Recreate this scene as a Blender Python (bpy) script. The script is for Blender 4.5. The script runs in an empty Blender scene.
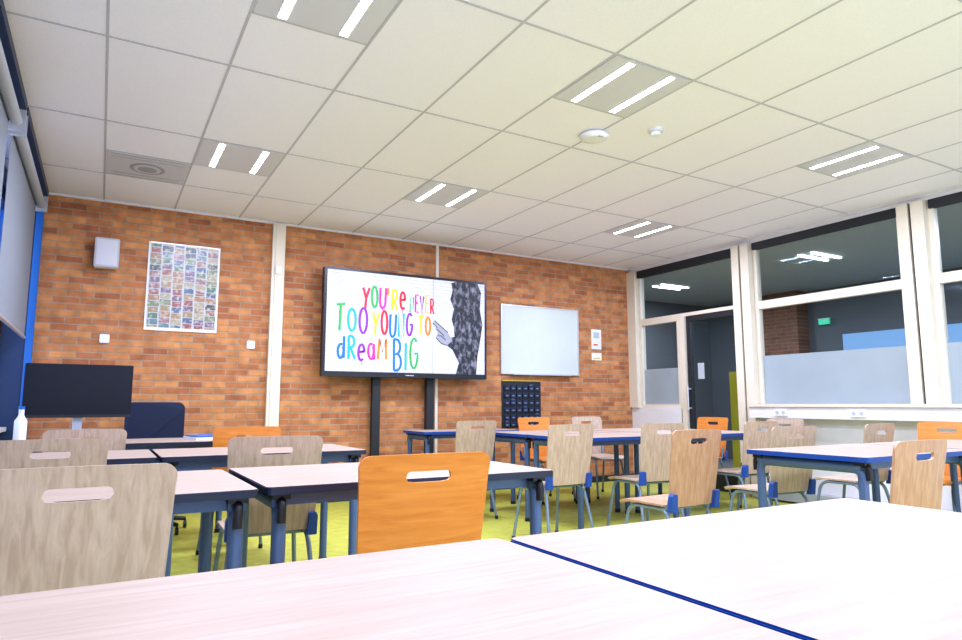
import bpy, math, random
from mathutils import Vector, Matrix
random.seed(7)
D=bpy.data; SC=bpy.context.scene
COL=SC.collection
CEIL=2.94

# ---------------------------------------------------------------- materials
def newmat(name):
    m=D.materials.new(name); m.use_nodes=True
    nt=m.node_tree; b=nt.nodes['Principled BSDF']
    return m,nt,b
def N(nt,t,**k):
    n=nt.nodes.new(t)
    for a,v in k.items(): setattr(n,a,v)
    return n
def L(nt,a,b): nt.links.new(a,b)
def rgba(c): return (c[0],c[1],c[2],1)
def simple(name,c,rough=.5,metal=0,var=.0,scale=8,spec=.5,bump=0):
    m,nt,b=newmat(name)
    b.inputs['Roughness'].default_value=rough
    b.inputs['Metallic'].default_value=metal
    b.inputs['Specular IOR Level'].default_value=spec
    tc=N(nt,'ShaderNodeTexCoord'); no=N(nt,'ShaderNodeTexNoise')
    no.inputs['Scale'].default_value=scale; no.inputs['Detail'].default_value=3
    L(nt,tc.outputs['Object'],no.inputs['Vector'])
    cr=N(nt,'ShaderNodeValToRGB')
    cr.color_ramp.elements[0].color=rgba([x*(1-var) for x in c]); cr.color_ramp.elements[0].position=.3
    cr.color_ramp.elements[1].color=rgba([min(1,x*(1+var)) for x in c]); cr.color_ramp.elements[1].position=.7
    L(nt,no.outputs['Fac'],cr.inputs['Fac']); L(nt,cr.outputs['Color'],b.inputs['Base Color'])
    if bump:
        bp=N(nt,'ShaderNodeBump'); bp.inputs['Strength'].default_value=bump; bp.inputs['Distance'].default_value=.002
        L(nt,no.outputs['Fac'],bp.inputs['Height']); L(nt,bp.outputs['Normal'],b.inputs['Normal'])
    return m
def emis(name,c,s,base=None):
    m,nt,b=newmat(name)
    b.inputs['Base Color'].default_value=rgba(base or c)
    b.inputs['Emission Color'].default_value=rgba(c); b.inputs['Emission Strength'].default_value=s
    b.inputs['Roughness'].default_value=.4
    return m
def wood(name,c1,c2,axis='X',rough=.35,sc=1.0,contrast=(.35,.7),spec=.5):
    m,nt,b=newmat(name)
    b.inputs['Specular IOR Level'].default_value=spec
    tc=N(nt,'ShaderNodeTexCoord'); mp=N(nt,'ShaderNodeMapping')
    L(nt,tc.outputs['Object'],mp.inputs['Vector'])
    s=[26*sc,26*sc,26*sc]; s['XYZ'.index(axis)]=1.6*sc
    mp.inputs['Scale'].default_value=s
    no=N(nt,'ShaderNodeTexNoise'); no.inputs['Scale'].default_value=2.2; no.inputs['Detail'].default_value=6
    no.inputs['Distortion'].default_value=.6
    L(nt,mp.outputs['Vector'],no.inputs['Vector'])
    cr=N(nt,'ShaderNodeValToRGB')
    cr.color_ramp.elements[0].color=rgba(c1); cr.color_ramp.elements[0].position=contrast[0]
    cr.color_ramp.elements[1].color=rgba(c2); cr.color_ramp.elements[1].position=contrast[1]
    L(nt,no.outputs['Fac'],cr.inputs['Fac']); L(nt,cr.outputs['Color'],b.inputs['Base Color'])
    b.inputs['Roughness'].default_value=rough
    return m
def brickmat(name,plane='XZ',c1=(.50,.20,.07),c2=(.62,.29,.10),mortar=(.30,.22,.15),bw=.215,rh=.0625,ms=.006,emit=0,var=(.82,1.16),bias=-.1):
    m,nt,b=newmat(name)
    tc=N(nt,'ShaderNodeTexCoord'); sp=N(nt,'ShaderNodeSeparateXYZ'); cb=N(nt,'ShaderNodeCombineXYZ')
    L(nt,tc.outputs['Object'],sp.inputs[0])
    L(nt,sp.outputs[plane[0]],cb.inputs['X']); L(nt,sp.outputs[plane[1]],cb.inputs['Y'])
    br=N(nt,'ShaderNodeTexBrick')
    br.inputs['Scale'].default_value=1; br.inputs['Brick Width'].default_value=bw; br.inputs['Row Height'].default_value=rh
    br.inputs['Mortar Size'].default_value=ms; br.inputs['Mortar Smooth'].default_value=.25; br.inputs['Bias'].default_value=bias
    br.inputs['Color1'].default_value=rgba(c1); br.inputs['Color2'].default_value=rgba(c2); br.inputs['Mortar'].default_value=rgba(mortar)
    L(nt,cb.outputs[0],br.inputs['Vector'])
    no=N(nt,'ShaderNodeTexNoise'); no.inputs['Scale'].default_value=9; no.inputs['Detail'].default_value=6
    L(nt,cb.outputs[0],no.inputs['Vector'])
    mr=N(nt,'ShaderNodeMapRange'); mr.inputs['From Min'].default_value=.3; mr.inputs['From Max'].default_value=.7
    mr.inputs['To Min'].default_value=var[0]; mr.inputs['To Max'].default_value=var[1]
    L(nt,no.outputs['Fac'],mr.inputs['Value'])
    mx=N(nt,'ShaderNodeMix',data_type='RGBA',blend_type='MULTIPLY'); mx.inputs['Factor'].default_value=1
    L(nt,br.outputs['Color'],mx.inputs['A']); L(nt,mr.outputs[0],mx.inputs['B'])
    L(nt,mx.outputs['Result'],b.inputs['Base Color'])
    bp=N(nt,'ShaderNodeBump'); bp.invert=True; bp.inputs['Strength'].default_value=.6; bp.inputs['Distance'].default_value=.006
    L(nt,br.outputs['Fac'],bp.inputs['Height']); L(nt,bp.outputs['Normal'],b.inputs['Normal'])
    b.inputs['Roughness'].default_value=.75
    if emit:
        L(nt,mx.outputs['Result'],b.inputs['Emission Color']); b.inputs['Emission Strength'].default_value=emit
    return m

M={}
M['brick']=brickmat('orange_brick','XZ',(.37,.13,.05),(.60,.27,.09),(.37,.25,.16),ms=.0075,var=(.76,1.18),bias=-.02)
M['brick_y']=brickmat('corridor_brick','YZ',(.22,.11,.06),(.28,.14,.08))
M['ceil']=simple('ceiling_tile',(.87,.85,.92),.9,var=.03,scale=120,spec=.1,bump=.2)
M['grid']=simple('ceiling_tee',(.52,.52,.57),.6)
M['lamp_pan']=simple('lamp_panel_grey',(.64,.64,.70),.5)
M['strip']=emis('lamp_strip',(1,.98,.95),9)
M['floor']=simple('lime_linoleum',(.48,.50,.080),.45,var=.12,scale=14)
M['cream']=simple('cream_paint',(.72,.66,.53),.45,var=.02)
M['white']=simple('white_paint',(.74,.73,.74),.5,var=.02)
M['plastic_w']=simple('white_plastic',(.78,.79,.80),.4)
M['grey']=simple('grey_plastic',(.45,.48,.52),.5)
M['vent']=simple('vent_grey',(.60,.60,.65),.5)
M['vent_d']=simple('vent_slot',(.36,.36,.40),.6)
M['navy']=simple('navy_window_paint',(.012,.035,.10),.4)
M['blue']=simple('blue_window_paint',(.015,.13,.45),.4)
M['top']=wood('desk_laminate',(.365,.275,.215),(.435,.345,.28),'X',.5,contrast=(.3,.75),spec=.25)
M['edge']=simple('desk_edge_blue',(.008,.060,.28),.35)
M['edge_k']=simple('desk_edge_black',(.012,.020,.045),.35)
M['steel']=simple('steel_blue_tube',(.085,.14,.27),.35,metal=.2)
M['steel2']=simple('chair_tube_grey_blue',(.20,.27,.36),.35,metal=.3)
M['brk']=simple('blue_bracket',(.02,.08,.36),.4)
M['black']=simple('black_plastic',(.012,.013,.016),.35)
M['black_m']=simple('black_matt',(.02,.022,.026),.6)
M['beech']=wood('beech_greyed',(.42,.31,.23),(.56,.435,.34),'Z',.38)
M['beech_o']=wood('beech_orange',(.60,.205,.035),(.74,.30,.065),'X',.3,contrast=(.3,.8))
M['beech_r']=wood('beech_tan',(.42,.235,.14),(.55,.345,.225),'Z',.38)
M['screen_off']=simple('screen_off',(.004,.007,.014),.3,spec=.3)
M['seat_blue']=simple('office_chair_fabric',(.010,.018,.05),.8)
M['wb']=simple('whiteboard_surface',(.58,.64,.60),.25,var=.01)
M['alu']=simple('aluminium',(.62,.63,.64),.35,metal=.6)
M['paper']=simple('paper_white',(.76,.77,.75),.7)
M['red']=simple('red_label',(.65,.08,.04),.5)
M['yellow']=simple('yellow_trim',(.60,.50,.05),.5)
M['yel_lock']=simple('yellow_locker',(.55,.50,.03),.5)
M['pocket']=simple('pocket_blue',(.015,.025,.06),.4,var=.4,scale=30)
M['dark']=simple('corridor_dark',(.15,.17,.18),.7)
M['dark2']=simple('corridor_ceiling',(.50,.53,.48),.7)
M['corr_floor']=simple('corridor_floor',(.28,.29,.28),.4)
M['corr_win']=emis('corridor_far_window',(.14,.26,.40),.7)
M['corr_lamp']=emis('corridor_lamp',(.9,1,.95),4)
M['exit']=emis('exit_green',(.05,.55,.28),.5)
M['frost']=simple('frosted_film',(.48,.51,.52),.4,var=.05,scale=2)
M['blind']=simple('blind_fabric',(.26,.29,.33),.8,var=.03,scale=60)
# glass (single sheet)
m,nt,b=newmat('window_glass'); M['glass']=m
nt.nodes.remove(b); out=nt.nodes['Material Output']
tr=N(nt,'ShaderNodeBsdfTransparent'); tr.inputs[0].default_value=(.84,.88,.90,1)
gl=N(nt,'ShaderNodeBsdfGlossy'); gl.inputs['Roughness'].default_value=.02; gl.inputs[0].default_value=(.7,.85,1,1)
lw=N(nt,'ShaderNodeLayerWeight'); lw.inputs['Blend'].default_value=.14
mx=N(nt,'ShaderNodeMixShader'); L(nt,lw.outputs['Fresnel'],mx.inputs[0]); L(nt,tr.outputs[0],mx.inputs[1]); L(nt,gl.outputs[0],mx.inputs[2])
L(nt,mx.outputs[0],out.inputs['Surface'])
M['tvscr']=brickmat('tv_picture_white_brick','XZ',(.50,.51,.56),(.56,.57,.62),(.38,.39,.44),.15,.040,.003,emit=.28,var=(.94,1.05))
# mural
m,nt,b=newmat('tv_mural_dark'); M['mural']=m
tc=N(nt,'ShaderNodeTexCoord'); mp=N(nt,'ShaderNodeMapping'); mp.inputs['Scale'].default_value=(16,16,9); mp.inputs['Rotation'].default_value=(0,.35,0)
no=N(nt,'ShaderNodeTexNoise'); no.inputs['Scale'].default_value=1.2; no.inputs['Detail'].default_value=9; no.inputs['Roughness'].default_value=.6
L(nt,tc.outputs['Object'],mp.inputs['Vector']); L(nt,mp.outputs['Vector'],no.inputs['Vector'])
cr=N(nt,'ShaderNodeValToRGB'); cr.color_ramp.elements[0].position=.47; cr.color_ramp.elements[1].position=.76
cr.color_ramp.elements[0].color=(.012,.014,.022,1); cr.color_ramp.elements[1].color=(.28,.29,.34,1)
L(nt,no.outputs['Fac'],cr.inputs[0]); L(nt,cr.outputs[0],b.inputs['Base Color']); L(nt,cr.outputs[0],b.inputs['Emission Color'])
b.inputs['Emission Strength'].default_value=.3
M['mural_g']=emis('tv_mural_hand',(.25,.26,.30),.3); M['mural_k']=emis('tv_mural_outline',(.02,.02,.03),.2)
# poster banknotes
m,nt,b=newmat('banknote_poster'); M['poster']=m
tc=N(nt,'ShaderNodeTexCoord'); sp=N(nt,'ShaderNodeSeparateXYZ'); L(nt,tc.outputs['Object'],sp.inputs[0])
def math_(op,a,v=None):
    n=N(nt,'ShaderNodeMath',operation=op)
    L(nt,a,n.inputs[0])
    if v is not None:
        if hasattr(v,'links'): L(nt,v,n.inputs[1])
        else: n.inputs[1].default_value=v
    return n.outputs[0]
# columns of notes, each column shifted vertically by its own amount (loose collage)
dx=math_('DIVIDE',sp.outputs['X'],.1027); fx=math_('FLOOR',dx)
colr=math_('FRACT',math_('MULTIPLY',fx,.413))
dz=math_('ADD',math_('DIVIDE',sp.outputs['Z'],.0585),math_('MULTIPLY',colr,.6)); fz=math_('FLOOR',dz)
cb=N(nt,'ShaderNodeCombineXYZ'); L(nt,fx,cb.inputs[0]); L(nt,fz,cb.inputs[1])
wn=N(nt,'ShaderNodeTexWhiteNoise',noise_dimensions='3D'); L(nt,cb.outputs[0],wn.inputs['Vector'])
ramp=N(nt,'ShaderNodeValToRGB'); ramp.color_ramp.interpolation='CONSTANT'
cols=[(.28,.09,.07),(.09,.17,.11),(.08,.12,.22),(.32,.22,.10),(.17,.11,.18),(.11,.20,.22),(.36,.31,.20),(.28,.14,.15),(.05,.07,.08),(.34,.18,.09),(.18,.22,.12)]
el=ramp.color_ramp.elements
el[0].color=rgba(cols[0]); el[1].position=1/len(cols); el[1].color=rgba(cols[1])
for i in range(2,len(cols)):
    e_=el.new(i/len(cols)); e_.color=rgba(cols[i])
L(nt,wn.outputs['Value'],ramp.inputs[0])
no=N(nt,'ShaderNodeTexNoise'); no.inputs['Scale'].default_value=34; no.inputs['Detail'].default_value=3; L(nt,tc.outputs['Object'],no.inputs['Vector'])
mr=N(nt,'ShaderNodeMapRange'); mr.inputs['From Min'].default_value=.47; mr.inputs['From Max'].default_value=.70; L(nt,no.outputs['Fac'],mr.inputs['Value'])
mA=N(nt,'ShaderNodeMix',data_type='RGBA'); L(nt,mr.outputs[0],mA.inputs['Factor']); L(nt,ramp.outputs['Color'],mA.inputs['A']); mA.inputs['B'].default_value=(.50,.47,.40,1)
gx=math_('FRACT',dx); gz=math_('FRACT',dz)
ax=math_('ABSOLUTE',math_('SUBTRACT',gx,.5)); az=math_('ABSOLUTE',math_('SUBTRACT',gz,.5))
sxr=math_('ADD',math_('MULTIPLY',wn.outputs['Value'],.10),.39)
ix=math_('LESS_THAN',ax,sxr); iz=math_('LESS_THAN',az,.45); inn=math_('MULTIPLY',ix,iz)
mB=N(nt,'ShaderNodeMix',data_type='RGBA'); L(nt,inn,mB.inputs['Factor']); mB.inputs['A'].default_value=(.48,.50,.52,1); L(nt,mA.outputs['Result'],mB.inputs['B'])
L(nt,mB.outputs['Result'],b.inputs['Base Color']); b.inputs['Roughness'].default_value=.3
tcol=[(.70,.02,.04),(.80,.22,.01),(.25,.03,.40),(.03,.38,.08),(.01,.16,.60),(.75,.50,.01),(.70,.03,.32),(.01,.38,.45)]
TM=[emis('letter_paint_%d'%i,c,.12) for i,c in enumerate(tcol)]

# ---------------------------------------------------------------- mesh builder
class MB:
    def __init__(s): s.v=[];s.f=[];s.m=[];s.sm=[];s.mats=[]
    def mi(s,k):
        if k not in s.mats: s.mats.append(k)
        return s.mats.index(k)
    def add(s,vs,fs,k,smooth=False):
        o=len(s.v); s.v+= [tuple(v) for v in vs]
        i=s.mi(k)
        for f in fs: s.f.append([o+a for a in f]); s.m.append(i); s.sm.append(smooth)
    def sheet(s,x,y0,y1,z0,z1,k): s.add([(x,y0,z0),(x,y1,z0),(x,y1,z1),(x,y0,z1)],[(0,1,2,3)],k)
    def box(s,x0,x1,y0,y1,z0,z1,k,rot=None,piv=None):
        vs=[Vector(p) for p in [(x0,y0,z0),(x1,y0,z0),(x1,y1,z0),(x0,y1,z0),(x0,y0,z1),(x1,y0,z1),(x1,y1,z1),(x0,y1,z1)]]
        if rot is not None:
            pv=Vector(piv) if piv else Vector(((x0+x1)/2,(y0+y1)/2,(z0+z1)/2))
            vs=[rot@(v-pv)+pv for v in vs]
        s.add(vs,[(0,3,2,1),(4,5,6,7),(0,1,5,4),(1,2,6,5),(2,3,7,6),(3,0,4,7)],k)
    def tube(s,path,r,k,n=10,caps=True,flat=None):
        P=[Vector(p) for p in path]
        T=[]
        for i in range(len(P)):
            a=P[max(i-1,0)]; b=P[min(i+1,len(P)-1)]; T.append((b-a).normalized())
        u=T[0].orthogonal().normalized()
        vs=[]
        for i,p in enumerate(P):
            u=(u-T[i]*u.dot(T[i])).normalized(); w=T[i].cross(u)
            rr=r[i] if isinstance(r,(list,tuple)) else r
            for j in range(n):
                a=2*math.pi*j/n; o=(u*math.cos(a)+w*math.sin(a))*rr
                if flat is not None: o.y*=flat
                vs.append(p+o)
        fs=[]
        for i in range(len(P)-1):
            for j in range(n):
                j2=(j+1)%n; fs.append((i*n+j,i*n+j2,(i+1)*n+j2,(i+1)*n+j))
        s.add(vs,fs,k,True)
        if caps:
            s.add(vs[:n],[tuple(range(n-1,-1,-1))],k); s.add(vs[-n:],[tuple(range(n))],k)
    def cyl(s,p0,p1,r,k,n=16): s.tube([p0,p1],r,k,n)
    def prism(s,poly,fn,t0,t1,kt,ks,kb=None):
        n=len(poly)
        a=[fn(p[0],p[1],t0) for p in poly]; b=[fn(p[0],p[1],t1) for p in poly]
        s.add(b,[tuple(range(n))],kt); s.add(a,[tuple(range(n-1,-1,-1))],kb or ks)
        s.add(a+b,[(i,(i+1)%n,n+(i+1)%n,n+i) for i in range(n)],ks,False)
    def mesh(s,name):
        me=D.meshes.new(name); me.from_pydata(s.v,[],s.f)
        for k in s.mats: me.materials.append(M[k] if isinstance(k,str) else k)
        me.polygons.foreach_set('material_index',s.m); me.polygons.foreach_set('use_smooth',s.sm)
        me.update(); return me
    def obj(s,name,loc=(0,0,0),rz=0,parent=None):
        o=D.objects.new(name,s.mesh(name)); o.location=loc; o.rotation_euler=(0,0,rz); COL.objects.link(o)
        if parent: o.parent=parent
        return o
def empty(name,loc=(0,0,0)):
    e=D.objects.new(name,None); e.empty_display_size=.1; e.location=loc; COL.objects.link(e); return e
def rrect(x0,x1,y0,y1,r,n=5):
    pts=[]
    for cx,cy,a0 in [(x1-r,y0+r,-90),(x1-r,y1-r,0),(x0+r,y1-r,90),(x0+r,y0+r,180)]:
        for i in range(n+1):
            a=math.radians(a0+90*i/n); pts.append((cx+r*math.cos(a),cy+r*math.sin(a)))
    return pts
def fillet(pts,r,n=6):
    P=[Vector(p) for p in pts]; out=[P[0]]
    for i in range(1,len(P)-1):
        a=(P[i-1]-P[i]).normalized(); b=(P[i+1]-P[i]).normalized()
        ang=a.angle(b); d=r/math.tan(ang/2); d=min(d,(P[i-1]-P[i]).length*.49,(P[i+1]-P[i]).length*.49)
        s=P[i]+a*d; e=P[i]+b*d
        for j in range(n+1):
            t=j/n; out.append((s*(1-t)**2+P[i]*2*t*(1-t)+e*t*t))
    out.append(P[-1]); return out
XY=lambda a,b,t:(a,b,t)

# ---------------------------------------------------------------- room shell
XL,XR=-.78,6.45; YB=7.0; Y0=-1.6; YW=YB-.002
b=MB(); b.box(XL,XR+.15,Y0,YB+.15,-.1,0,'floor'); b.obj('floor')
b=MB(); b.box(XL-.2,XR+.15,Y0,YB+.15,CEIL,CEIL+.12,'ceil'); b.obj('ceiling')
b=MB(); b.box(XL-.2,XR+.15,YB,YB+.2,0,CEIL,'brick'); b.obj('wall_back')
b=MB(); b.box(XL,XR,YB-.015,YB,0,.08,'black_m'); b.obj('baseboard_back')
g=MB(); px=.606; x=.52-px
xs=[x+px*i for i in range(0,12) if x+px*i<XR]
for gx_ in xs: g.box(gx_-.007,gx_+.007,Y0,YB,CEIL-.003,CEIL,'grid')
rows=[4.961+1.188*k for k in range(-5,2)]
for ry in rows:
    g.box(XL,XR,ry-.007,ry+.007,CEIL-.0035,CEIL,'grid')
LX=[.823,2.641,5.065]; LY=[5.258,2.882,.506]
for lx in LX:
    for ly in LY: g.box(lx-.303,lx+.303,ly+.297-.007,ly+.297+.007,CEIL-.0035,CEIL,'grid')
g.box(-.086,.52,5.555-.007,5.555+.007,CEIL-.0035,CEIL,'grid')
g.obj('trim_ceiling_grid')
g=MB(); g.box(XL,XR,YB-.02,YB,CEIL-.02,CEIL,'white'); g.box(XR-.02,XR,Y0,YB,CEIL-.02,CEIL,'white'); g.obj('trim_ceiling_edge')
for lx in LX:
    for ly in LY:
        e=MB()
        e.box(-.292,.292,-.287,.287,-.005,-.0008,'lamp_pan')
        for sx in (-.157,.157):
            e.box(sx-.028,sx+.028,-.272,.272,-.0075,-.005,'white')
            e.box(sx-.020,sx+.020,-.265,.265,-.0095,-.0075,'strip')
        o=e.obj('ceiling_lamp',(lx,ly,CEIL))
        for sx in (-.157,.157):
            ld=D.lights.new('lamp_strip_light','AREA'); ld.shape='RECTANGLE'; ld.size=.040; ld.size_y=.53
            ld.energy=15; ld.color=(.85,.91,1)
            lo=D.objects.new('strip_light',ld); lo.location=(sx,0,-.012); lo.parent=o; COL.objects.link(lo)
e=MB(); e.box(-.29,.29,-.285,.285,-.006,-.0008,'vent')
for r_,z_ in ((.13,.010),(.10,.013),(.07,.016)):
    e.tube([(0,0,-.006),(0,0,-z_)],r_,'vent_d' if r_!=.10 else 'vent',28)
for i in range(9):
    yy=-.26+i*.065
    if abs(yy)>.14: e.box(-.26,.26,yy-.004,yy+.004,-.008,-.006,'vent_d')
e.obj('ceiling_air_vent',(.217,5.852,CEIL))
e=MB(); e.tube([(0,0,0),(0,0,-.012),(0,0,-.03),(0,0,-.04)],[.085,.105,.10,.06],'plastic_w',32); e.box(-.02,.02,-.08,-.06,-.042,-.036,'grey'); e.obj('wifi_access_point',(2.94,3.50,CEIL))
e=MB(); e.tube([(0,0,0),(0,0,-.018),(0,0,-.020),(0,0,-.036),(0,0,-.045)],[.052,.052,.035,.038,.025],'plastic_w',24); e.tube([(0,0,-.019),(0,0,-.024)],.040,'grey',24); e.obj('smoke_detector',(3.26,3.22,CEIL))

b=MB(); b.box(1.47,1.60,YB-.05,YB,0,CEIL-.02,'cream'); b.box(1.50,1.57,YB-.06,YB-.05,0,CEIL-.02,'cream'); b.obj('trim_wall_column')
b=MB(); b.box(3.385,3.42,YB-.025,YB,0,CEIL-.02,'cream'); b.obj('trim_cable_conduit')

# left window wall
b=MB(); b.box(XL-.2,XL,Y0,YB,0,.80,'white'); b.box(XL-.2,XL,Y0,YB,2.78,CEIL,'navy'); b.obj('wall_left')
b=MB(); b.box(XL-.02,XL+.10,Y0,YB-.0,.80,.835,'white'); b.obj('trim_window_sill_left')
ys=[-1.55,.05,1.65,3.25,4.95,6.98]
for i in range(5):
    w=MB(); a,c=ys[i],ys[i+1]
    w.box(XL-.10,XL-.02,a,a+.07,.835,2.78,'navy'); w.box(XL-.10,XL-.02,c-.07,c,.835,2.78,'blue' if i==4 else 'navy')
    w.box(XL-.10,XL-.02,a+.07,c-.07,.835,.90,'navy'); w.box(XL-.10,XL-.02,a+.07,c-.07,2.71,2.78,'navy')
    w.box(XL-.10,XL-.02,a+.07,c-.07,1.36,1.42,'blue')
    w.sheet(XL-.06,a+.07,c-.07,.90,2.71,'glass')
    w.obj('window_%d'%(i+1))
    bl=MB(); bx=-.57
    bl.cyl((bx,a+.06,2.80),(bx,c-.06,2.80),.035,'grey',16)
    bl.box(bx-.05,bx+.05,a+.035,a+.06,2.74,2.88,'grey'); bl.box(bx-.05,bx+.05,c-.06,c-.035,2.74,2.88,'grey')
    bl.box(bx-.05,bx+.05,a+.035,c-.035,2.88,CEIL-.002,'navy')
    bl.box(bx-.036,bx-.033,a+.09,c-.09,1.60,2.80,'blind')
    bl.cyl((bx-.035,a+.09,1.60),(bx-.035,c-.09,1.60),.014,'alu',10)
    bl.obj('roller_blind')
for yy in (4.95,3.25,1.65):
    b=MB(); b.box(XL,XL+.05,yy-.04,yy+.04,.835,CEIL-.001,'blue'); b.obj('trim_window_column')
b=MB(); b.box(-.60,-.545,6.955,YB-.001,.0,CEIL-.001,'blue'); b.box(XL,-.60,6.97,YB-.001,0,CEIL-.001,'navy'); b.obj('trim_window_column')

# right window wall : bays
PY=[-.71,1.17,3.05,4.94]
b=MB()
b.box(XR,XR+.15,Y0,5.12,0,.98,'white'); b.box(XR,XR+.15,6.08,YB,0,.98,'white')
b.box(XR,XR+.15,Y0,YB,2.88,CEIL,'white'); b.obj('wall_right')
b=MB(); b.box(XR-.16,XR,Y0,4.95,.88,1.0,'white'); b.box(XR-.18,XR,Y0,4.95,1.0,1.03,'cream')
b.box(XR-.14,XR,Y0,4.95,.02,.12,'grey'); b.obj('trim_window_sill_right')
for py in PY:
    p=MB(); p.box(XR-.06,XR+.14,py,py+.11,.0 if py>4 else .98,2.88,'cream'); p.box(XR-.03,XR+.12,py+.11,py+.135,.98,2.88,'black_m')
    p.box(XR-.06,XR+.14,py+.135,py+.235,.0 if py>4 else .98,2.88,'cream'); p.obj('trim_window_post')
p=MB(); p.box(XR-.04,XR+.14,6.84,YB,.98,2.88,'cream'); p.obj('trim_window_corner_post')
bays=[(-1.55,-.71),(-.475,1.17),(1.405,3.05),(3.285,4.94)]
def rect_frame(w,a,c,z0,z1,t=.045,k='cream'):
    w.box(XR+.02,XR+.09,a,a+t,z0,z1,k); w.box(XR+.02,XR+.09,c-t,c,z0,z1,k)
    w.box(XR+.02,XR+.09,a+t,c-t,z0,z0+t,k); w.box(XR+.02,XR+.09,a+t,c-t,z1-t,z1,k)
n=6
for a,c in bays:
    w=MB(); rect_frame(w,a,c,.98,2.15); rect_frame(w,a,c,2.15,2.88)
    w.sheet(XR+.055,a+.045,c-.045,1.025,2.105,'glass'); w.sheet(XR+.055,a+.045,c-.045,2.195,2.835,'glass')
    w.box(XR+.06,XR+.066,a+.045,c-.045,1.025,1.57,'frost')
    w.box(XR-.01,XR+.05,a+.02,c-.02,2.80,2.88,'black_m')
    w.obj('window_%d'%n); n+=1
w=MB(); rect_frame(w,5.175,6.84,2.15,2.88); rect_frame(w,6.10,6.84,.98,2.15)
w.sheet(XR+.055,5.22,6.795,2.195,2.835,'glass'); w.sheet(XR+.055,6.145,6.795,1.025,2.105,'glass')
w.box(XR+.06,XR+.066,6.145,6.795,1.025,1.50,'frost'); w.box(XR-.01,XR+.05,5.2,6.82,2.78,2.88,'black_m')
w.obj('window_%d'%n)
d=MB(); d.box(XR,XR+.13,6.0,6.09,0,2.15,'cream')
d.box(XR+.03,XR+.075,5.18,5.25,.0,2.15,'black_m'); d.box(XR+.03,XR+.075,5.93,5.99,0,2.15,'black_m')
d.box(XR+.03,XR+.075,5.25,5.93,0,.22,'black_m'); d.box(XR+.03,XR+.075,5.25,5.93,2.08,2.15,'black_m')
d.sheet(XR+.052,5.25,5.93,.22,2.08,'glass'); d.cyl((XR-.03,5.95,.95),(XR-.03,5.95,1.25),.012,'alu')
d.box(XR-.03,XR+.03,5.945,5.955,.97,.99,'alu'); d.box(XR-.03,XR+.03,5.945,5.955,1.21,1.23,'alu')
d.box(XR+.046,XR+.049,5.74,5.84,1.34,1.54,'grey'); d.obj('door_1')
# corridor
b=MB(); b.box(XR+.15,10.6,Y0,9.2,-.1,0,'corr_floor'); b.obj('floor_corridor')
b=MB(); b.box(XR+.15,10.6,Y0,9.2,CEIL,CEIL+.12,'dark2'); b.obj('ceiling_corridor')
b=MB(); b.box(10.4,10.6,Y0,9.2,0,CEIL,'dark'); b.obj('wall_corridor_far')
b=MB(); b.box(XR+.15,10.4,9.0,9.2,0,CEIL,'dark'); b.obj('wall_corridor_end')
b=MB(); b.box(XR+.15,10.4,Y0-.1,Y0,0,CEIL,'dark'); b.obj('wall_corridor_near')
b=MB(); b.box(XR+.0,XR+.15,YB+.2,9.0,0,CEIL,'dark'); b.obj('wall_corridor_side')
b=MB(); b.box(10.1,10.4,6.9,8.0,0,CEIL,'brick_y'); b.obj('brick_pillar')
for i,(a,c) in enumerate([(1.2,3.2),(3.4,5.0),(5.1,6.3)]):
    b=MB(); b.box(10.37,10.40,a,c,1.35,2.15,'corr_win'); b.box(10.35,10.40,a,c,1.72,1.76,'navy'); b.obj('window_%d'%(20+i))
for p in [(8.0,5.0),(8.0,2.4),(8.0,7.6)]:
    b=MB(); b.box(-.3,.3,-.02,.02,-.02,0,'corr_lamp'); b.box(-.3,.3,.16,.20,-.02,0,'corr_lamp'); o=b.obj('corridor_ceiling_lamp',(p[0],p[1],CEIL))
    for yy in (0,.18):
        ld=D.lights.new('corridor_strip','AREA'); ld.shape='RECTANGLE'; ld.size=.58; ld.size_y=.035; ld.energy=17; ld.color=(.92,.98,1)
        lo=D.objects.new('strip_light',ld); lo.location=(0,yy,-.022); lo.parent=o; COL.objects.link(lo)
b=MB(); b.box(-.02,.02,-.09,.09,-.045,.045,'exit'); b.box(-.025,.025,-.10,.10,.045,.055,'white'); b.obj('exit_sign',(10.3,6.55,2.38))
b=MB(); b.box(-.25,.25,-.3,.3,0,1.5,'yel_lock'); b.box(-.255,-.25,-.01,.01,.05,1.45,'black_m'); b.obj('yellow_locker',(8.3,6.35,0))
b=MB(); b.box(-.25,.25,-.25,.25,0,1.5,'yel_lock'); b.box(-.255,-.25,-.01,.01,.05,1.45,'black_m'); b.obj('yellow_locker',(8.4,3.55,0))

def socket(x,z,name='wall_socket'):
    e=MB(); e.prism(rrect(-.04,.04,-.04,.04,.01),lambda a,c,t:(a,t,c),0,-.012,'plastic_w','plastic_w'); e.cyl((0,-.012,0),(0,-.014,0),.022,'paper',16); e.obj(name,(x,YW,z))
socket(0.0,1.63,'light_switch'); socket(1.30,1.63)
e=MB(); e.prism(rrect(-.03,.03,-.04,.04,.01),lambda a,c,t:(a,t,c),0,-.02,'plastic_w','plastic_w'); e.obj('thermostat',(1.535,YB-.061,2.42))
for yy in (4.55,3.72):
    e=MB(); e.box(-.012,0,-.075,.075,-.035,.035,'plastic_w')
    for q in (-.037,.037): e.cyl((-.012,q,0),(-.015,q,0),.020,'grey',16)
    e.obj('double_wall_socket',(XR-.161,yy,.94))

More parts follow.
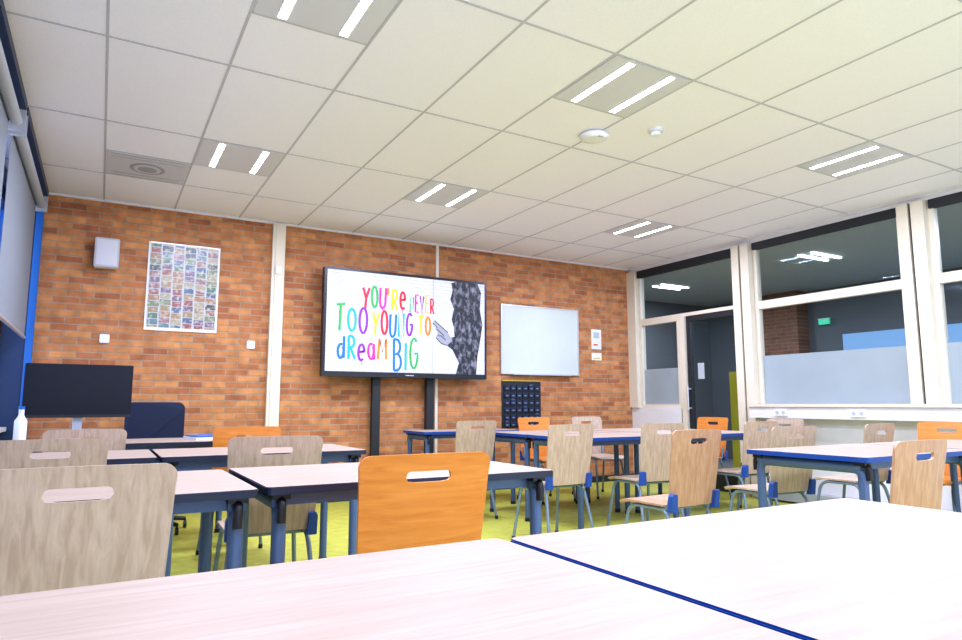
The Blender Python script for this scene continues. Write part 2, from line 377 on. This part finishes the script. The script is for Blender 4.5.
e=MB(); e.prism(rrect(-.10,.10,-.135,.135,.015),lambda a,c,t:(a,t,c),-.02,-.13,'grey','plastic_w'); e.box(-.085,.085,-.135,-.13,-.12,.12,'vent'); e.box(-.03,.03,-.02,0,-.05,.05,'grey'); e.obj('wall_speaker',(-.03,YW,2.415))
e=MB(); e.box(-.325,.325,-.008,0,-.43,.43,'paper'); e.box(-.308,.308,-.0095,-.008,-.40,.415,'poster')
for z_ in (-.43,.425): e.box(-.325,.325,-.012,-.008,z_,z_+.006,'alu')
e.obj('banknote_poster',(.64,YW,2.16))
e=MB(); e.box(-.60,.60,-.02,0,-.43,.43,'wb')
for a,c,z0,z1 in [(-.61,-.595,-.44,.44),(.595,.61,-.44,.44),(-.595,.595,.425,.44),(-.595,.595,-.44,-.425)]: e.box(a,c,-.028,0,z0,z1,'alu')
e.box(-.45,.45,-.075,-.02,-.447,-.437,'alu'); e.obj('whiteboard',(4.90,YW,1.84))
e=MB(); e.box(-.085,.085,-.006,0,-.13,.14,'paper'); e.box(-.05,.05,-.008,-.006,.02,.10,'grey'); e.box(-.05,.02,-.008,-.006,-.08,-.06,'red'); e.obj('wall_notice',(5.83,YW,1.90))
e=MB(); e.box(-.085,.085,-.006,0,-.05,.05,'paper'); e.box(-.06,.06,-.008,-.006,-.03,-.015,'yellow'); e.obj('wall_notice',(5.83,YW,1.67))
e=MB(); e.box(-.29,.29,-.012,0,-.30,.28,'black_m'); e.box(-.29,.29,-.014,0,.28,.29,'yellow')
for r in range(6):
    for c in range(6):
        xx=-.265+c*.0905; zz=-.285+r*.09
        e.box(xx,xx+.078,-.03,-.012,zz,zz+.058,'pocket')
        e.box(xx+.022,xx+.056,-.0315,-.03,zz+.015,zz+.03,'steel2')
        if (r*3+c*5)%7==0: e.box(xx+.016,xx+.062,-.024,-.014,zz+.03,zz+.074,'steel')
e.obj('phone_pocket_chart',(4.60,YW,1.035))

# interactive display on stand
tv=empty('interactive_display',(2.965,6.76,1.90))
W,H=1.98,1.165
e=MB(); e.prism(rrect(-W/2,W/2,-H/2,H/2,.015),lambda a,c,t:(a,t,c),.08,0,'black','black')
e.box(-W/2+.03,W/2-.03,-.004,0,-H/2+.055,H/2-.03,'tvscr'); e.box(-.05,.05,-.006,0,-H/2+.02,-H/2+.03,'grey')
e.box(-.5,.5,.08,.12,-.3,.3,'black_m')
e.obj('panel',parent=tv)
e=MB()
for sx in (-.35,.30):
    e.box(sx-.045,sx+.045,.09,.15,-1.86,.2,'black_m'); e.box(sx-.05,sx+.05,-.25,.23,-1.90,-1.86,'black_m')
e.box(-.35,.30,.10,.14,-1.75,-1.70,'black_m'); e.box(-.35,.30,.10,.14,-.1,-.0,'black_m')
e.obj('floor_stand',parent=tv)
sx0=-W/2+.03; sw=W-.06; sz1=H/2-.03; sh=H-.085
def S(a,c,y=-.0055): return (sx0+a*sw,y,sz1-c*sh)
poly=[(.765,.02),(.80,.0),(.95,.0),(.975,.10),(.965,.28),(.985,.45),(.97,.62),(.95,.80),(.94,1.0),(.80,1.0),(.82,.88),(.775,.74),(.735,.70),(.74,.62),(.79,.60),(.785,.50),(.77,.42),(.785,.30),(.76,.20),(.775,.10)]
e=MB(); P=[S(a,c) for a,c in poly][::-1]
e.add(P,[tuple(range(len(P)))],'mural'); e.obj('picture_mural',parent=tv)
e=MB()
hand=[(.655,.44),(.70,.50),(.745,.56),(.775,.64),(.74,.70),(.70,.68),(.665,.62),(.675,.56),(.655,.52),(.675,.52),(.645,.47)]
P=[S(a,c,-.0058) for a,c in hand][::-1]; e.add(P,[tuple(range(len(P)))],'mural_g')
for ln in ([(.655,.44),(.70,.50),(.745,.56)],[(.665,.62),(.70,.68),(.74,.70)],[(.67,.53),(.70,.57),(.72,.60)],[(.68,.60),(.70,.60),(.73,.64)],[(.645,.47),(.675,.52)]):
    e.tube([S(a,c,-.006) for a,c in ln],.005,'mural_k',6,flat=.12)
e.obj('picture_hand',parent=tv)
e=MB(); e.box(sx0+.642*sw,sx0+.648*sw,-.0052,-.004,sz1-sh,sz1,'grey'); e.obj('picture_pipe',parent=tv)
# hand painted lettering (brush strokes)
def arcp(cx,cy,rx,ry,a0,a1,n=14): return [(cx+rx*math.cos(math.radians(a0+(a1-a0)*i/n)),cy+ry*math.sin(math.radians(a0+(a1-a0)*i/n))) for i in range(n+1)]
GL={
'Y':[[(0,1),(.48,.5)],[(1,1),(.5,.5),(.4,0)]],
'O':[arcp(.5,.5,.45,.48,80,440)],
'U':[[(.05,1),(.05,.4)]+arcp(.5,.35,.43,.34,180,360)+[(.95,1)]],
"'":[[(.3,1),(.2,.7)]],
'R':[[(.1,0),(.12,1)],[(.12,1)]+arcp(.45,.75,.4,.24,80,-80)+[(.14,.5)],[(.35,.5),(.95,0)]],
'E':[[(.9,.97),(.12,1),(.1,0),(.95,.02)],[(.1,.52),(.75,.54)]],
'e':[[(.1,.4),(.85,.45)]+arcp(.48,.4,.4,.38,5,310)],
'N':[[(.08,0),(.1,1),(.88,.03),(.92,1)]],
'V':[[(.02,1),(.45,0),(.98,1)]],
'T':[[(0,.95),(1,1)],[(.5,.98),(.48,0)]],
'G':[arcp(.5,.5,.45,.48,50,345)+[(.93,.5),(.55,.48)]],
'd':[arcp(.42,.32,.38,.32,60,400),[(.82,1),(.82,0)]],
'a':[arcp(.42,.35,.38,.33,60,400),[(.82,.68),(.85,0)]],
'M':[[(.03,0),(.12,1),(.5,.35),(.88,1),(.97,0)]],
'B':[[(.1,0),(.1,1)],[(.1,1)]+arcp(.4,.76,.42,.23,80,-80)+[(.12,.52)]+arcp(.42,.27,.5,.26,80,-80)+[(.1,0)]],
'I':[[(.5,1),(.5,0)]],
}
words=[("YOU'Re",.20,.475,.14,.36),("NEVER",.49,.655,.19,.36),("TOO",.045,.245,.36,.61),("YOUNG",.26,.52,.39,.63),("TO",.545,.635,.40,.59),("dReaM",.06,.365,.66,.88),("BIG",.385,.56,.67,.97)]
ci=0
for wtxt,a0,a1,c0,c1 in words:
    e=MB(); wd=[(.45 if ch in "'I" else 1.25 if ch=='M' else 1) for ch in wtxt]; tot=sum(wd); cur=0
    for i,ch in enumerate(wtxt):
        cw=(a1-a0)*wd[i]/tot; o0=a0+(a1-a0)*cur/tot; cur+=wd[i]
        mat=TM[(ci*3+ci//4)%len(TM)]; ci+=1
        jy=.012*math.sin(ci*1.9); tilt=.08*math.sin(ci*2.7); hs_=1+.08*math.sin(ci*3.3)
        for st in GL[ch]:
            pts=[]
            for (u,v) in st:
                uu=u+tilt*(v-.5)
                pts.append(S(o0+cw*(.13+uu*.74),c1+jy-(c1-c0)*hs_*v,-.0062-.0004*(ci%3)))
            e.tube(pts,.0135 if wtxt!='NEVER' else .0095,mat,8,flat=.12)
        if ci%3==0:
            xx=o0+cw*.5; e.tube([S(xx,c1+jy-.02,-.0064),S(xx,c1+jy+.05,-.0064)],[.005,.002],mat,6,flat=.15)
    e.obj('picture_word',parent=tv)

# ---------------------------------------------------------------- desks
def desk_mesh(w,d,name,edge='edge_k',modesty=False):
    b=MB(); h=.76
    b.prism(rrect(-w/2,w/2,-d/2,d/2,.022,4),XY,h-.006,h,'top',edge)
    b.prism(rrect(-w/2-.003,w/2+.003,-d/2-.003,d/2+.003,.025,4),XY,h-.026,h-.003,edge,edge)
    for s in (-1,1):
        x=s*(w/2-.055); y0=-d/2+.06; y1=d/2-.06
        b.tube(fillet([(x,y0,.02),(x,y0,.695),(x,y1,.695),(x,y1,.02)],.05,6),.024,'steel',14)
        b.tube([(x,y0-.005,.705),(x,y1+.005,.705)],.028,'steel',14)
        for y in (y0,y1):
            b.cyl((x,y,0),(x,y,.03),.027,'black',14)
            yo=-1 if y==y0 else 1
            b.tube(fillet([(x,y+yo*.033,.64),(x,y+yo*.033,.715),(x,y-yo*.04,.722)],.03,4),.016,'black',8)
            b.box(x-.03,x+.03,y-.03,y+.03,.715,h-.026,'black')
    b.box(-w/2+.055,w/2-.055,-d/2+.075,-d/2+.10,.69,.73,'steel')
    b.box(-w/2+.055,w/2-.055,d/2-.10,d/2-.075,.69,.73,'steel')
    if modesty: b.box(-w/2+.08,w/2-.08,-d/2+.11,-d/2+.125,.35,.70,'steel')
    return b.mesh(name)
cache={}
def desk(x0,x1,y0,y1,name='school_desk',edge='edge_k',modesty=False):
    k=(round(x1-x0,3),round(y1-y0,3),edge,modesty)
    if k not in cache: cache[k]=desk_mesh(k[0],k[1],name,edge,modesty)
    o=D.objects.new(name,cache[k]); o.location=((x0+x1)/2,(y0+y1)/2,0); COL.objects.link(o); return o
desk(-.43,.720,.405,1.185,edge='edge')
desk(.737,1.889,.395,1.175,edge='edge')
desk(-.675,.457,2.22,2.97)
desk(.49,1.64,2.25,3.0)
desk(-.70,.27,3.78,4.48)
desk(.29,1.39,3.78,4.48)
desk(3.38,4.53,1.97,2.70,edge='edge')
desk(4.55,5.70,1.97,2.70,edge='edge')
desk(3.3,4.45,4.20,4.93,edge='edge'); desk(4.47,5.62,4.20,4.93,edge='edge')
desk(3.3,4.45,4.95,5.68,edge='edge'); desk(4.47,5.62,4.95,5.68,edge='edge')
desk(2.75,3.85,5.88,6.42,edge='edge')
desk(-.50,.95,5.20,5.90,'teacher_desk',modesty=True)

# ---------------------------------------------------------------- chairs
def chair_mesh(wk):
    b=MB()
    ztop,zbot=.88,.44; zc=ztop-.066
    def halfw(z): return .196+.020*(z-zbot)/(ztop-zbot)
    outer=[]
    R=.034; nseg=8
    zt=ztop; zb=zbot
    def arc(cx,cz,r,a0,a1,n):
        return [(cx+r*math.cos(math.radians(a0+(a1-a0)*i/n)),cz+r*math.sin(math.radians(a0+(a1-a0)*i/n))) for i in range(n+1)]
    ht=halfw(zt); hb=halfw(zb)
    outer+=arc(ht-R,zt-R,R,0,90,nseg)
    for i in range(1,12): t=i/12; outer.append(((ht-R)*(1-2*t),zt+.002*math.sin(math.pi*t)))
    outer+=arc(-ht+R,zt-R,R,90,180,nseg)
    for i in range(1,10):
        z=(zt-R)+(zb+R-(zt-R))*i/10; outer.append((-halfw(z),z))
    outer+=arc(-hb+R,zb+R,R,180,270,nseg)
    for i in range(1,12): t=i/12; outer.append((-(hb-R)*(1-2*t),zb))
    outer+=arc(hb-R,zb+R,R,270,360,nseg)
    for i in range(1,10):
        z=zb+R+((zt-R)-(zb+R))*i/10; outer.append((halfw(z),z))
    sw_,sr=.058,.0165
    def insideslot(x,z):
        cx=max(-sw_,min(sw_,x)); return (x-cx)**2+(z-zc)**2<sr*sr
    inner=[]
    for (x,z) in outer:
        lo,hi=0.,1.
        for _ in range(30):
            mid=(lo+hi)/2
            if insideslot(x*mid,zc+(z-zc)*mid): lo=mid
            else: hi=mid
        inner.append((x*lo,zc+(z-zc)*lo))
    def Y(x,z,th):
        t=(z-zbot)/(ztop-zbot)
        return -.055*t - .012*t*t - .015*(1-(x/.21)**2) + th
    n=len(outer); rings=7
    def layer(th):
        vs=[]
        for r in range(rings+1):
            t=r/rings
            for i in range(n):
                x=inner[i][0]*(1-t)+outer[i][0]*t; z=inner[i][1]*(1-t)+outer[i][1]*t
                vs.append((x,Y(x,z,th),z))
        return vs
    A=layer(-.0055); B=layer(.0055)
    fa=[];fb=[]
    for r in range(rings):
        for i in range(n):
            j=(i+1)%n
            fa.append((r*n+i,r*n+j,(r+1)*n+j,(r+1)*n+i)); fb.append((r*n+i,(r+1)*n+i,(r+1)*n+j,r*n+j))
    b.add(A,fa,wk,True); b.add(B,fb,wk,True)
    ring=A[-n:]+B[-n:]; b.add(ring,[(i,(i+1)%n,n+(i+1)%n,n+i) for i in range(n)],wk,True)
    ring=A[:n]+B[:n]; b.add(ring,[(i,n+i,n+(i+1)%n,(i+1)%n) for i in range(n)],wk,True)
    def seatz(x,y,t):
        z=.452+t
        if y>.33: z-=2.7*(y-.33)**2
        return (x,y,z)
    nx,ny=10,12
    for th,flip in ((0,False),(-.012,True)):
        vs=[];fs=[]
        for j in range(ny+1):
            yy=.01+.42*j/ny
            ins=0
            e0=min(j,ny-j)/ny*.42
            rr=.05
            if e0<rr: ins=rr-math.sqrt(max(0,rr*rr-(rr-e0)**2))
            for i in range(nx+1):
                xx=(-.197+ins)+(.394-2*ins)*i/nx
                p=seatz(xx,yy,th); dish=-.010*max(0,1-(xx/.17)**2)*max(0,1-((yy-.18)/.18)**2)
                vs.append((p[0],p[1],p[2]+dish))
        for j in range(ny):
            for i in range(nx):
                a=j*(nx+1)+i; f=(a,a+1,a+nx+2,a+nx+1); fs.append(f[::-1] if flip else f)
        b.add(vs,fs,wk,True)
        if not flip: topv=vs
        else: botv=vs
    per=[i for i in range(nx+1)]+[j*(nx+1)+nx for j in range(1,ny+1)]+[ny*(nx+1)+i for i in range(nx-1,-1,-1)]+[j*(nx+1) for j in range(ny-1,0,-1)]
    m=len(per); b.add([topv[i] for i in per]+[botv[i] for i in per],[(i,m+i,m+(i+1)%m,(i+1)%m) for i in range(m)],wk,False)
    for s in (-1,1):
        x=s*.175
        b.tube(fillet([(s*.215,-.06,.012),(x,.03,.424),(x,.33,.424),(s*.21,.40,.012)],.085,7),.0115,'steel2',10)
        b.cyl((s*.215,-.06,0),(s*.214,-.058,.03),.015,'black',10); b.cyl((s*.21,.40,0),(s*.209,.398,.03),.015,'black',10)
        b.tube(fillet([(x,.20,.425),(x,.025,.425),(x,-.012,.56)],.04,5),.0115,'steel2',10)
        q=[(s*.160,.415),(s*.206,.415),(s*.206,.505),(s*.198,.52),(s*.168,.515)]
        if s<0: q=q[::-1]
        b.prism(q,lambda a,c,t:(a,t-.045*(c-.44)/.44*1.2,c),.0,-.036,'brk','brk')
    b.cyl((-.175,.08,.418),(.175,.08,.418),.0095,'steel2',10); b.cyl((-.175,.30,.418),(.175,.30,.418),.0095,'steel2',10)
    return b.mesh('school_chair')
CM={k:chair_mesh(k) for k in ('beech','beech_o','beech_r')}
def chair(x,y,k='beech',rz=0):
    o=D.objects.new('school_chair',CM[k]); o.location=(x,y,0); o.rotation_euler=(0,0,math.radians(rz)); COL.objects.link(o)
chair(-.03,1.96,'beech',0)
chair(.875,1.91,'beech_o',-1)
chair(-.17,3.46,'beech',2)
chair(.73,3.24,'beech',-2)
chair(-.06,4.66,'beech'); chair(.86,4.66,'beech_o')
chair(3.03,4.00,'beech',2); chair(3.80,3.84,'beech',-3); chair(4.95,3.84,'beech')
chair(3.06,2.84,'beech_r',3); chair(4.10,2.93,'beech',-4)
chair(2.98,1.57,'beech_r',2)
chair(2.96,5.30,'beech',4); chair(4.25,6.15,'beech_o',180); chair(5.0,6.15,'beech',178)
chair(5.98,5.25,'beech_o',90); chair(6.0,4.35,'beech',88); chair(5.98,2.85,'beech_o',92); chair(5.2,2.98,'beech',3)

# ---------------------------------------------------------------- desk items
tb=.76
mo=MB()
mo.prism(rrect(-.33,.33,.175,.55,.012),lambda a,c,t:(a,t,c),.03,-.012,'screen_off','black')
mo.box(-.33,.33,-.0145,-.012,.175,.195,'black'); mo.box(-.03,.03,.03,.06,.01,.35,'grey'); mo.prism(rrect(-.14,.14,-.11,.12,.03),XY,.0,.012,'grey','grey')
mo.obj('computer_monitor',(-.13,5.50,tb),math.radians(2))
kb=MB(); kb.prism(rrect(-.20,.20,-.06,.06,.01),XY,0,.014,'black','black')
for r in range(4):
    for c in range(13): kb.box(-.19+c*.0295,-.19+c*.0295+.024,-.05+r*.026,-.05+r*.026+.021,.014,.018,'black_m')
kb.obj('keyboard',(-.1,5.30,tb))
bt=MB(); bt.tube([(0,0,0),(0,0,.16),(0,0,.19),(0,0,.20),(0,0,.235)],[.036,.036,.018,.016,.016],'plastic_w',20); bt.cyl((0,0,.235),(0,0,.255),.018,'blue',16); bt.obj('water_bottle',(-.44,5.27,tb))
pp=MB(); pp.box(-.11,.11,-.15,.15,0,.02,'paper'); pp.box(-.10,.10,-.14,.14,.02,.03,'blue'); pp.obj('book_stack',(.72,5.56,tb),.2)
oc=MB()
def pad(a,c,t): return (a,t+.035*(1-(a/.24)**2),c)
po=rrect(-.23,.23,.56,1.045,.06,6)
oc.prism(po,pad,.03,-.03,'seat_blue','seat_blue')
oc.prism(rrect(-.24,.24,-.50,-.04,.07,6),XY,.44,.51,'seat_blue','seat_blue')
oc.tube(fillet([(0,-.2,.42),(0,.08,.42),(0,.10,.75)],.06,5),.02,'black',10)
oc.cyl((0,-.26,.10),(0,-.26,.44),.028,'black',14)
for i in range(5):
    a=math.radians(72*i+20); p=(.28*math.cos(a),-.26+.28*math.sin(a))
    oc.tube([(0,-.26,.12),(p[0],p[1],.075)],[.026,.016],'black',8); oc.cyl((p[0]-.012,p[1],.028),(p[0]+.012,p[1],.028),.028,'black',12)
    oc.cyl((p[0],p[1],.03),(p[0],p[1],.08),.008,'black',8)
for s in (-1,1):
    oc.tube(fillet([(s*.2,-.2,.43),(s*.28,-.2,.43),(s*.28,-.2,.66)],.04,4),.014,'black',8); oc.box(s*.28-.03,s*.28+.03,-.34,-.08,.66,.685,'black')
oc.obj('office_chair',(.42,6.36,0))

# ---------------------------------------------------------------- world / camera
w=D.worlds.new('World'); SC.world=w; w.use_nodes=True; bg=w.node_tree.nodes['Background']
bg.inputs[0].default_value=(.79,.86,1,1); bg.inputs[1].default_value=1.5
cam=D.cameras.new('camera'); cam.lens=36*659/962; cam.sensor_width=36; cam.clip_start=.02
co=D.objects.new('camera',cam); COL.objects.link(co); co.location=(0,0,1.03); co.rotation_euler=(math.radians(90+7.26),0,math.radians(-29.85)); SC.camera=co
SC.view_settings.view_transform='Standard'
try: SC.view_settings.look='Medium High Contrast'
except Exception: SC.view_settings.look='None'
SC.view_settings.exposure=0.5
try:
    SC.view_settings.use_white_balance=True
    SC.view_settings.white_balance_whitepoint=(1.0,1.01,.84)
except Exception as ex: print('WB fail',ex)
